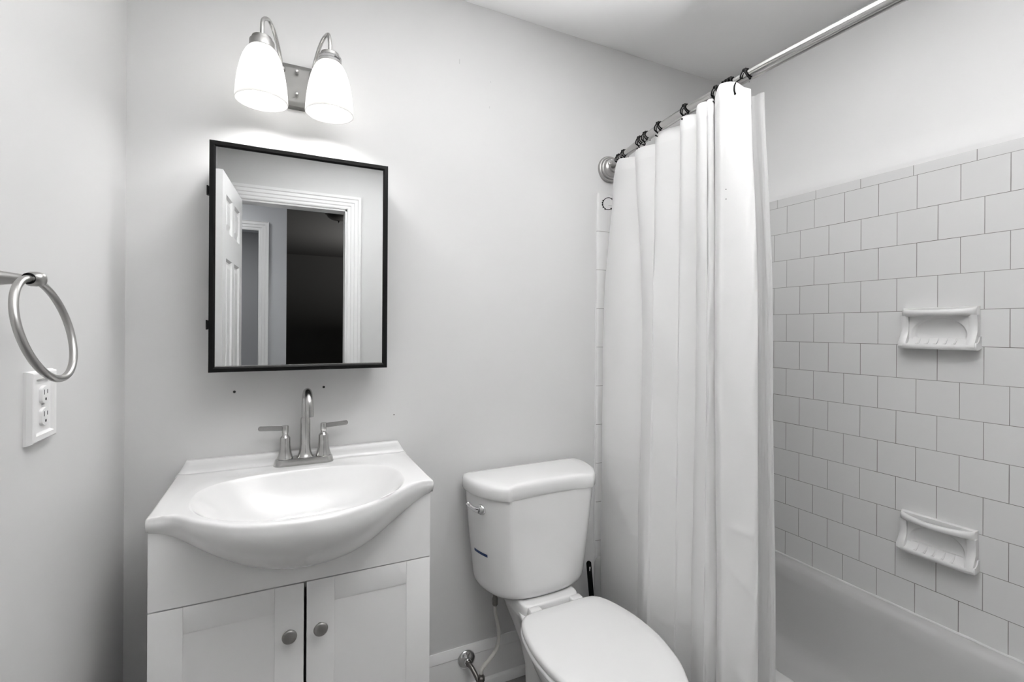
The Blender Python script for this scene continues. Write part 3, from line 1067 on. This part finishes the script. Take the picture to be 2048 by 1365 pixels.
# outer skirt: plain edge at the corners, full belly in the middle
K = 14
P0s = rings[-1]
for k in range(1, K + 1):
    t = k / K
    row = []
    for p in P0s:
        if p.y < VY + 0.004 and VX0 < p.x < VX1:
            zc = smooth_contour(p.x)
        else:
            zc = 0.8015
        dep = max(0.0, (VY + 0.0005) - p.y)
        h = p.z - zc
        b0 = Vector((p.x, p.y, p.z))
        b1 = Vector((p.x, p.y - 0.002 - 0.01 * min(1, dep / .1), p.z - 0.30 * h))
        b2 = Vector((p.x, p.y + dep * 0.42, zc + 0.16 * h))
        b3 = Vector((p.x, p.y + dep, zc))
        if dep <= 0:
            b1, b2 = b0.lerp(b3, .33), b0.lerp(b3, .66)
        q = (1 - t) ** 3 * b0 + 3 * (1 - t) ** 2 * t * b1 + 3 * (1 - t) * t * t * b2 + t ** 3 * b3
        row.append(q)
    rings.append(row)
top = MB().loft(rings, True, False)
obj('basin_and_deck', top, MMARBLE, st, 60)
# backsplash with swept ends, flowing into the deck with a cove
sp = MB()
SW = []
for k in range(31):
    t = k / 30
    SW.append(t)
rings = []
NX = 60
zs_top = 0.866
for k in range(NX + 1):
    x = SX0 + (SX1 - SX0) * k / NX
    e = min(x - SX0, SX1 - x)
    q = min(1.0, e / 0.020)
    q = q * q * (3 - 2 * q)
    zt = ZD - 0.004 + (zs_top - ZD + 0.004) * max(q, 0.02)
    cv = []
    for (d, zz) in ((0.0, -.004), (0.0, 1.0), (0.010, 1.0), (0.0155, 0.97), (0.0180, 0.88), (0.0190, 0.6), (0.0205, 0.33), (0.0250, 0.12), (0.0320, 0.02), (0.038, -.01)):
        z = ZD - .003 + (zt - ZD + .003) * zz if zz > 0 else ZD - .004
        cv.append(Vector((x, YB - 0.0165 + 0.014 - d, z)))
    rings.append(cv)
sp.loft(rings)
obj('backsplash', sp, MMARBLE, st, 60)

# ------------------------------------------------------------------ faucet
fa = thing('faucet', 'brushed nickel two-handle faucet with arched spout on the sink', 'faucet', (0.0585, 1.476, ZD))
bp = []
for z, k in ((ZD - .001, 1.0), (ZD + .003, 0.995), (ZD + .016, 0.955), (ZD + .0185, 0.93), (ZD + .019, 0.90)):
    w2, d2 = 0.0785 * k, 0.0220 * k
    bp.append([Vector((0.0585 + x, 1.476 + y, z)) for x, y in rrect(-w2, w2, -d2, d2, d2 * 0.98, 8)])
obj('base_plate', MB().loft(bp), MNICK, fa, 40)
zb = ZD + .018
arc = [(0.0615, 1.478, 0.955), (0.0615, 1.478, 0.985), (0.0615, 1.478, 1.002)]
for a in range(165, -1, -15):
    arc.append((0.0615 + 0.006 * (1 - a / 180), 1.437 + 0.041 * -math.cos(R(a)) * -1 * -1 if False else 1.437 - 0.041 * -math.cos(R(180 - a)) * -1, 1.002 + 0.0405 * math.sin(R(a))))
arc = [(0.0615, 1.478, 0.955), (0.0615, 1.478, 0.985)] + [(0.0615 + 0.006 * k / 14, 1.438 + 0.040 * math.cos(PI * k / 14), 1.002 + 0.0395 * math.sin(PI * k / 14)) for k in range(15)] + [(0.0677, 1.398, 0.990), (0.0678, 1.398, 0.979)]
obj('spout', MB().lathe([(0.0228, zb), (0.0226, zb + .002), (0.0195, zb + .006), (0.0165, zb + .014), (0.0145, zb + .025), (0.0135, zb + .040), (0.0130, zb + .103), (0.0124, zb + .108), (0.0114, zb + .112)], (0.0610, 1.478, 0), n=36).tube(catmull(arc, 3), 0.0108, 20), MNICK, fa, 45)
for hx, sg in ((0.0096, -1), (0.1095, 1)):
    h_ = obj('handle', MB().lathe([(0.0205, zb), (0.0205, zb + .004), (0.0196, zb + .006), (0.0168, zb + .015), (0.0147, zb + .027), (0.0136, zb + .040), (0.0133, zb + .058), (0.0122, zb + .0605), (0.0105, zb + .0625), (0.0080, zb + .065), (0.0072, zb + .069), (0.0080, zb + .0725), (0.0085, zb + .0745), (0.0085, zb + .0905), (0.0078, zb + .0925), (0.0001, zb + .0930)], (hx, 1.478, 0), n=32), MNICK, fa, 45)
    L = 0.066
    pts_ = rrect(0.0, L, -0.0062, 0.0062, 0.0060, 6)
    rr = []
    for d in (-0.0021, -0.0024, 0.0024, 0.0021):
        k = 0.93 if abs(d) > .0022 else 1.0
        kk = 1.0 if abs(d) < .0022 else 0.96
        rr.append([Vector((hx + sg * (0.002 + x * 1.0), 1.4835 + d, zb + 0.0835 + y * kk + 0.004 * x / L)) for x, y in pts_])
    obj('lever', MB().loft(rr), MNICK, h_, 35)

# ------------------------------------------------------------------ mirrored cabinet
mc = thing('medicine_cabinet', 'black-framed mirror cabinet on the wall above the faucet', 'medicine cabinet', (0.0535, YB, 1.107))
MX0, MX1, MZ0, MZ1 = -0.1655, 0.2735, 1.1065, 1.6880
ym = 1.400
obj('cabinet_box', MB().box(MX0 + .012, MX1 - .012, ym + .014, YB - .0005, MZ0 + .010, MZ1 - .010, .001), MBLK, mc, 30)
fwid = 0.0135
mb = MB()
prof = [(0, 0.016), (0, 0.001), (0.0012, 0.0), (0.0095, 0.0), (0.0110, 0.0012), (fwid, 0.0035), (fwid, 0.016)]
rings = []
for (ax_, az, sx_, sz_) in ((MX0, MZ0, 1, 1), (MX1, MZ0, -1, 1), (MX1, MZ1, -1, -1), (MX0, MZ1, 1, -1)):
    rings.append([Vector((ax_ + sx_ * a, ym - 0.004 + d, az + sz_ * a)) for a, d in prof])
rings.append(rings[0])
mb.loft(rings, False, False)
obj('frame', mb, MBLK, mc, 25)
obj('mirror_glass', MB().box(MX0 + fwid - .001, MX1 - fwid + .001, ym + .001, ym + .006, MZ0 + fwid - .001, MZ1 - fwid + .001), MMIR, mc, 30)
bl = MB()
iz, ix = MZ0 + fwid, MX0 + fwid
bl.box(MX0 + fwid, MX1 - fwid, ym - .0005, ym + .001, MZ0 + fwid, MZ0 + fwid + .0022)
obj('glass_bead', bl, MNICK, mc, 30)
for z in (1.562, 1.226):
    obj('hinge', MB().box(MX0 - .0055, MX0 + .004, ym + .001, ym + .014, z - .011, z + .011, .001).tube([(MX0 - .004, ym + .001, z - .012), (MX0 - .004, ym + .001, z + .012)], 0.0022, 10), MBLK, mc, 40)

# ------------------------------------------------------------------ vanity light
vl = thing('vanity_light', 'two-arm vanity wall lamp with frosted bell shades above the mirror', 'wall lamp', (0.034, YB, 1.915))
bpz0, bpz1 = 1.852, 1.976
pl = MB()
pr_ = []
for ins, d in ((0, 0), (0, 0.012), (0.003, 0.018), (0.009, 0.020), (0.012, 0.0215), (0.016, 0.022)):
    pr_.append([Vector((x, YB - d, z)) for x, z in rrect(-0.066 + ins, 0.134 - ins, bpz0 + ins, bpz1 - ins, 0.006, 4)])
pl.loft(pr_)
obj('back_plate', pl, MPLATE, vl, 30)
for z in (1.949, 1.885):
    obj('cap_nut', MB().lathe([(0.0058, 0.0), (0.0060, 0.003), (0.0052, 0.010), (0.0046, 0.015), (0.0030, 0.0175), (0.0001, 0.018)], (0.0342, YB - .0215, z), (0, -1, 0), 24), MCHROME, vl, 50)
SY = 1.390
for sx, px, lab in ((-0.0505, -0.006, False), (0.1135, 0.0765, True)):
    # arm: rises from the plate and bends over into the socket
    side = -1 if sx < 0 else 1
    pa = [(px, YB - .018, 1.950), (px - side * .000, YB - .030, 1.956), (px + side * .004, 1.474, 1.978), (px + side * .012, 1.456, 2.006), (px + side * .022, 1.434, 2.027), (px + side * .032, 1.412, 2.032), (sx - side * .002, 1.396, 2.019), (sx, SY, 1.996), (sx, SY, 1.975)]
    obj('arm', MB().tube(catmull(pa, 8), 0.0050, 14).lathe([(0.011, 0), (0.0105, 0.006), (0.006, 0.010)], (px, YB - .021, 1.951), (0, -1, 0.3), 20), MNICK, vl, 50)
    so = obj('socket_cap', MB().lathe([(0.0240, 1.936), (0.0296, 1.942), (0.0296, 1.943), (0.0296, 1.957), (0.0290, 1.9585), (0.0245, 1.9590), (0.0243, 1.9600), (0.0243, 1.966), (0.0235, 1.9685), (0.0150, 1.9725), (0.0070, 1.975), (0.0001, 1.976)], (sx, SY, 0), n=36), MNICKD, vl, 40)
    for p_ in so.data.polygons:
        p_.use_smooth = True
    so.data.set_sharp_from_angle(angle=R(24))
    if lab:
        # printed paper sticker around the socket band
        def band(a0, a1, z0, z1, r):
            k = 16
            g = [[Vector((sx + r * math.cos(R(a0 + (a1 - a0) * i / k)), SY + r * math.sin(R(a0 + (a1 - a0) * i / k)), z)) for i in range(k + 1)] for z in (z0, z1)]
            return grid_mesh(g)
        sl = obj('sticker', band(-170, -10, 1.9432, 1.9570, 0.0300), MLAB, so, 60, label='printed paper sticker')
        ink = MB()
        for a0, w_, z_ in ((-72, 6, 1.9500), (-64, 5, 1.9500), (-57, 7, 1.9498), (-48, 4, 1.9500), (-42, 6, 1.9500)):
            b_ = band(a0, a0 + w_, z_ - .0026, z_ + .0026, 0.0303)
            ink.add(b_.v, b_.f)
        rl = random.Random(3)
        for z_ in (1.9550, 1.9480):
            a = -160
            while a < -25:
                w_ = rl.uniform(2, 7)
                if not (-76 < a < -40 and z_ < 1.951):
                    b_ = band(a, a + w_, z_ - .0005, z_ + .0005, 0.0303)
                    ink.add(b_.v, b_.f)
                a += w_ + 2
        obj('sticker_print', ink, MINK, so, 60)
    prof = [(0.0235, 1.946), (0.0300, 1.940), (0.0375, 1.930), (0.0445, 1.915), (0.0505, 1.895), (0.0555, 1.870), (0.0590, 1.845), (0.0612, 1.822), (0.0622, 1.806), (0.0618, 1.8025), (0.0600, 1.8025), (0.0590, 1.806), (0.0580, 1.822), (0.0558, 1.845), (0.0523, 1.870), (0.0473, 1.895), (0.0413, 1.915), (0.0345, 1.929), (0.0270, 1.938), (0.0235, 1.941)]
    sh = obj('lamp_shade', MB().lathe(prof + [prof[0]], (sx, SY, 0), n=56, cap0=False, cap1=False), MSHADE, vl, 60)
    sh.visible_shadow = True
    obj('bulb', MB().lathe([(0.012, 1.935), (0.013, 1.900), (0.020, 1.882), (0.0270, 1.864), (0.0290, 1.848), (0.0265, 1.834), (0.018, 1.823), (0.008, 1.819), (0.0001, 1.818)], (sx, SY, 0), n=24), MBULB, vl, 60)

# ------------------------------------------------------------------ towel ring
trg = thing('towel_ring', 'brushed nickel towel ring on a post, left wall above the outlet', 'towel ring', (XL, 0.866, 1.284))
cR = Vector((-0.291, 0.865, 1.216))
a_, b_ = R(-2.4), R(13.3)
nn = Vector((math.cos(a_) * math.cos(b_), math.sin(a_) * math.cos(b_), math.sin(b_)))
hh = Vector((-math.sin(a_), math.cos(a_), 0))
uu = nn.cross(hh)
obj('ring', MB().tube([cR + (hh * math.cos(2 * PI * k / 96) + uu * math.sin(2 * PI * k / 96)) * 0.070 for k in range(96)], 0.0048, 20, True), MNICKD, trg, 60)
hd = cR + (hh * math.cos(R(88)) + uu * math.sin(R(88))) * 0.070
hz, hy = hd.z, hd.y
obj('post', MB().lathe([(0.026, 0.0), (0.026, 0.004), (0.023, 0.008), (0.015, 0.012), (0.0105, 0.018), (0.0088, 0.026), (0.0072, 0.038), (0.0056, 0.046), (0.0062, 0.0475), (0.0088, 0.0485), (0.0100, 0.052), (0.0102, 0.058), (0.0092, 0.0635), (0.0065, 0.067), (0.0001, 0.0685)], (XL, hy, hz), (1, 0, 0), 32), MNICKD, trg, 50)
obj('sleeve', MB().lathe([(0.0068, -0.0098), (0.0076, -0.0102), (0.0076, 0.0102), (0.0068, 0.0098)], (hd.x, hd.y, hd.z), (0, 1, 0), 24), MBLK, trg, 50)

# ------------------------------------------------------------------ outlet
ot = thing('wall_outlet', 'white two-socket outlet with a raised frame on the left wall', 'outlet', (XL, 1.036, 1.032))
oy0, oy1, oz0, oz1 = 0.9905, 1.0815, 1.0325, 1.1480
mb = MB()
rings = []
for ins, d in ((0, 0), (0, 0.004), (0.0025, 0.0105), (0.0045, 0.0115), (0.0125, 0.0115), (0.0150, 0.0075), (0.016, 0.007)):
    rings.append([Vector((XL + d, y, z)) for y, z in ((oy0 + ins, oz0 + ins), (oy1 - ins, oz0 + ins), (oy1 - ins, oz1 - ins), (oy0 + ins, oz1 - ins))])
mb.loft(rings)
cover = obj('cover_plate', mb, MPLAST, ot, 20)
oyc = (oy0 + oy1) / 2 + .001
for zc in (1.1080, 1.0725):
    pts_ = []
    for k in range(32):
        a = 2 * PI * k / 32
        pts_.append((max(-.0125, min(.0125, 0.0165 * math.cos(a))), 0.0145 * math.sin(a)))
    rr = [[Vector((XL + d, oyc + y * k, zc + z * k)) for y, z in pts_] for d, k in ((0.006, 1.04), (0.0095, 1.02), (0.0112, 0.97), (0.0114, 0.90))]
    re = obj('receptacle', MB().loft(rr), MPLAST, ot, 40)
    sl = MB().box(XL + .0105, XL + .0117, oyc - .0068, oyc - .0050, zc + .0005, zc + .0085).box(XL + .0105, XL + .0117, oyc + .0048, oyc + .0064, zc + .0015, zc + .0080)
    sl.lathe([(0.0024, 0), (0.0024, 0.0012)], (XL + .0105, oyc, zc - .0072), (1, 0, 0), 14)
    obj('slots', sl, MSLOT, re, 30)
obj('screw', MB().lathe([(0.0030, 0.0), (0.0030, 0.0015), (0.0022, 0.0024), (0.0001, 0.0026)], (XL + .007, oyc, (1.1080 + 1.0725) / 2), (1, 0, 0), 16), MPLAST, ot, 40)

# ------------------------------------------------------------------ toilet (local frame: x across, -y to the front, origin at the wall)
TO = (0.7650, 1.5060, 0)
to = thing('toilet', 'white two-piece toilet with closed lid beside the vanity', 'toilet', TO, R(1.2))


def sym(half, n=6):
    """closed outline from a half outline given front centre -> back centre as (x, yf)"""
    rgt = [Vector((x, -y, 0)) for x, y in half]
    lft = [Vector((-x, -y, 0)) for x, y in reversed(half)]
    if half[0][0] == 0:
        lft = lft[:-1]
    if half[-1][0] == 0:
        lft = lft[1:]
    return catmull(rgt + lft, n, True)


LIDH = [(0, .1985), (.04, .1992), (.075, .2012), (.11, .2062), (.138, .2118), (.1500, .2135), (.1600, .2105), (.178, .195), (.2000, .167), (.2190, .130), (.2305, .085), (.2330, .045), (.2290, .018), (.2150, .004), (.15, .001), (.07, .0), (0, .0)]
lid = sym(LIDH, 5)
cc = Vector((0, -0.10, 0))


def sring(o, kx, ky, z, c=cc):
    return [Vector((c.x + (p.x - c.x) * kx, c.y + (p.y - c.y) * ky, z)) for p in o]


tl = [sring(lid, .955, .94, .700), sring(lid, .985, .975, .6985), sring(lid, 1.0, 1.0, .7035), sring(lid, 1.0, 1.0, .726), sring(lid, .992, .985, .7345), sring(lid, .972, .955, .7400), sring(lid, .93, .90, .7428), sring(lid, .80, .76, .7440), sring(lid, .40, .36, .7445)]
obj('tank_lid', MB().loft(tl), MCER, to, 60, local=True)
BOTH = [(0, .202), (.033, .2015), (.062, .199), (.09, .194), (.112, .188), (.124, .1835), (.135, .178), (.150, .167), (.167, .146), (.181, .115), (.190, .08), (.1925, .045), (.189, .018), (.178, .004), (.125, .001), (.06, .0), (0, .0)]
bot = sym(BOTH, 5)


def tank_ring(z):
    t = max(0.0, min(1.0, (.700 - z) / (.700 - .415)))
    a_ = sring(lid, .955, .955, z)
    return [p + (Vector((q.x, q.y, z)) - p) * (t ** 1.15) for p, q in zip(a_, bot)]


tk = [tank_ring(z) for z in (.7000, .66, .60, .54, .48, .44, .415)]
for z, k in ((.400, .988), (.389, .962), (.3805, .920), (.3755, .87), (.3735, .80)):
    tk.append(sring(bot, k, k, z))
tank = obj('tank', MB().loft(tk), MCER, to, 60, local=True)


def tank_surf(z, yf):
    """point and outward normal on the left side of the tank at height z, yf in front of the wall"""
    o = tank_ring(z)
    for a, b in zip(o, o[1:] + o[:1]):
        if a.x < -0.1 and (a.y + yf) * (b.y + yf) <= 0 and abs(a.y - b.y) > 1e-6:
            t = (-yf - a.y) / (b.y - a.y)
            p = a + (b - a) * t
            n_ = Vector((b.y - a.y, -(b.x - a.x), 0)).normalized()
            return p, (-n_ if n_.x > 0 else n_)


# blue tape strip on the curved corner of the tank
g = [[], []]
for k in range(15):
    yf = 0.066 + 0.066 * k / 14
    zc = 0.5100
    for r_, dz in ((0, .0045), (1, -.0045)):
        p, n_ = tank_surf(zc + dz, yf)
        g[r_].append(p + n_ * 0.0006)
obj('tape_strip', grid_mesh(g), MBLUE, tank, 60, local=True, label='short dark blue tape strip')
# flush lever
p, n_ = tank_surf(0.6580, 0.128)
lv = MB().lathe([(0.0165, 0.0), (0.0165, 0.003), (0.0150, 0.0065), (0.0105, 0.010), (0.0080, 0.0115), (0.0001, 0.0125)], p, n_, 28)
q1 = p + n_ * 0.011
tdir = Vector((n_.y, -n_.x, 0))
if tdir.y < 0:
    tdir = -tdir
lvp = catmull([q1 + Vector((0, 0, 0)), q1 + tdir * .012 + n_ * .003 + Vector((0, 0, .001)), q1 + tdir * .026 + n_ * .004 + Vector((0, 0, .0035)), q1 + tdir * .040 + n_ * .003 + Vector((0, 0, .007)), q1 + tdir * .049 + n_ * .0015 + Vector((0, 0, .010))], 5)
lv.tube(lvp, [0.0100 + (0.0074 - 0.0100) * min(1, i / 9) + (0.0010 if i > 14 else 0) for i in range(len(lvp))], 14, flat=0.75).sphere(lvp[-1], 0.0080, 12)
obj('flush_lever', lv, MCHROME, to, 60, local=True)

# bowl, seat and lid
SEATH = [(0, .728), (.035, .722), (.07, .705), (.095, .680), (.116, .652), (.1425, .604), (.160, .552), (.1715, .50), (.1755, .45), (.1735, .39), (.1620, .325), (.1480, .285), (.1320, .263), (.1120, .2535), (.06, .250), (0, .250)]
seat = sym(SEATH, 5)
sc_ = Vector((0, -0.48, 0))
slid = [sring(seat, .97, .97, .3585, sc_), sring(seat, .995, .995, .3590, sc_), sring(seat, 1.0, 1.0, .3625, sc_), sring(seat, .998, .998, .3690, sc_), sring(seat, .985, .985, .3745, sc_), sring(seat, .955, .955, .3775, sc_), sring(seat, .80, .80, .3795, sc_), sring(seat, .4, .4, .3805, sc_)]
obj('seat_lid', MB().loft(slid), MSEAT, to, 60, local=True)
sst = [sring(seat, .96, .96, .3420, sc_), sring(seat, 1.0, .998, .3430, sc_), sring(seat, 1.012, 1.008, .3465, sc_), sring(seat, 1.010, 1.006, .3520, sc_), sring(seat, .995, .99, .3560, sc_), sring(seat, .96, .96, .3570, sc_)]
obj('seat', MB().loft(sst), MSEAT, to, 60, local=True)
BH = [(0, .722), (.04, .715), (.075, .695), (.105, .660), (.13, .610), (.150, .555), (.162, .50), (.166, .45), (.163, .39), (.150, .325), (.128, .265), (.108, .215), (.098, .16), (.095, .10), (.093, .05), (.085, .03), (.05, .026), (0, .026)]
bo = sym(BH, 5)
bc = Vector((0, -0.40, 0))
bw = []
for z, kx, ky in ((.0, .66, .72), (.02, .66, .72), (.06, .60, .70), (.14, .60, .72), (.20, .68, .78), (.26, .84, .88), (.30, .95, .955), (.325, 1.0, .995), (.338, 1.01, 1.0), (.3415, .995, .99), (.342, .96, .96)):
    bw.append(sring(bo, kx, ky, z, bc))
obj('bowl', MB().loft(bw), MCER, to, 60, local=True)
# tank shelf of the bowl: raised deck that carries the tank
dk = []
for z, k in ((.325, .98), (.352, 1.0), (.366, .985), (.3715, .955), (.3722, .90)):
    dk.append([Vector((x * k, -.135 + (y + .135) * k, z)) for x, y in rrect(-.102, .102, -.225, -.045, .03, 6)])
obj('tank_shelf', MB().loft(dk), MCER, to, 60, local=True)
for s_ in (-1, 1):
    obj('hinge_cap', MB().loft([[Vector((s_ * .075 + x * k, -.236 + y * k, z)) for x, y in rrect(-.020, .020, -.013, .013, .005, 4)] for z, k in ((.340, 1), (.366, 1), (.3715, .93), (.373, .8))]), MSEAT, to, 50, local=True)

# ------------------------------------------------------------------ water supply
ws = thing('water_supply', 'old supply valve and grey hose below the toilet tank', 'water pipe', (0.5640, YB - .013, 0.108))
ey = YB - .0125
obj('escutcheon', MB().lathe([(0.0315, 0.0), (0.0315, 0.002), (0.028, 0.006), (0.020, 0.009), (0.0125, 0.0115), (0.0118, 0.018), (0.0100, 0.020), (0.0098, 0.012)], (0.5640, ey, 0.1080), (0, -1, 0), 36), MCHROME, ws, 50)
obj('pipe', MB().tube(catmull([(0.5640, YB - .012, 0.1080), (0.5640, 1.478, 0.1080), (0.5700, 1.462, 0.1010), (0.5830, 1.425, 0.0700)], 5), 0.0075, 16).lathe([(0.0105, 0), (0.0108, 0.004), (0.0105, 0.010), (0.0085, 0.012)], (0.5640, ey - .015, 0.1080), (0, -1, 0), 8), MPIPE, ws, 40)
obj('valve', MB().lathe([(0.0095, -.028), (0.0125, -.024), (0.0125, -.004), (0.0105, 0.0), (0.0095, 0.012), (0.0120, 0.014), (0.0120, 0.024), (0.0085, 0.028), (0.0075, 0.036)], (0.5850, 1.425, 0.0720), (0, 0, 1), 8).tube([(0.585, 1.425, .062), (0.585, 1.375, .062)], 0.006, 12).sphere((0.585, 1.372, .062), 0.014, 14, (1.4, .5, .8)), MPIPE, ws, 30)
hs = catmull([(0.5850, 1.425, 0.104), (0.5860, 1.425, 0.118), (0.5960, 1.426, 0.1290), (0.6120, 1.428, 0.1400), (0.6320, 1.430, 0.1560), (0.6460, 1.430, 0.1830), (0.6470, 1.428, 0.2180), (0.6400, 1.422, 0.2560), (0.6300, 1.416, 0.2930), (0.6270, 1.414, 0.3300), (0.6270, 1.414, 0.345)], 6)
obj('hose', MB().tube(hs, [0.0072 - 0.0022 * i / len(hs) for i in range(len(hs))], 14), MHOSE, ws, 60)
obj('coupling_nut', MB().lathe([(0.0062, 0.322), (0.0092, 0.326), (0.0098, 0.345), (0.0080, 0.349), (0.0070, 0.352), (0.0070, 0.378)], (0.6270, 1.414, 0), n=10), MPIPE, ws, 30)

# ------------------------------------------------------------------ brush with black flat handle behind the toilet
tb = thing('toilet_brush', 'black flat handle standing between toilet tank and shower curtain', 'toilet brush', (1.0490, 1.4400, 0))
hb = MB()
pts_ = rrect(-0.0092, 0.0092, -0.235, 0.0, 0.0085, 6)
tilt = R(6.0)
c_ = Vector((1.0240, 1.4600, 0.3640))
rr = []
for d in (-0.0030, -0.0034, 0.0034, 0.0030):
    k = 0.95 if abs(d) > .0032 else 1.0
    rr.append([c_ + Vector((x * k * math.cos(tilt) - y * math.sin(tilt), d - 0.09 * -y * 0, x * math.sin(tilt) + y * math.cos(tilt))) for x, y in pts_])
obj('handle', hb.loft(rr), MBLKP, tb, 40)
obj('wear_mark', MB().loft([[c_ + Vector((x + 0.0035, d, z - 0.028)) for x, z in ((-.0030, .006), (.0005, .009), (.0032, .004), (.0015, -.002), (.0005, -.008), (-.002, -.007))] for d in (-0.0041, -0.0030)]), MSCUFF, tb, 40)
obj('holder', MB().lathe([(0.030, 0.0), (0.032, 0.01), (0.030, 0.12), (0.026, 0.128), (0.010, 0.130), (0.0085, 0.135)], (1.0485, 1.4600, 0), n=28), MBLKP, tb, 40)
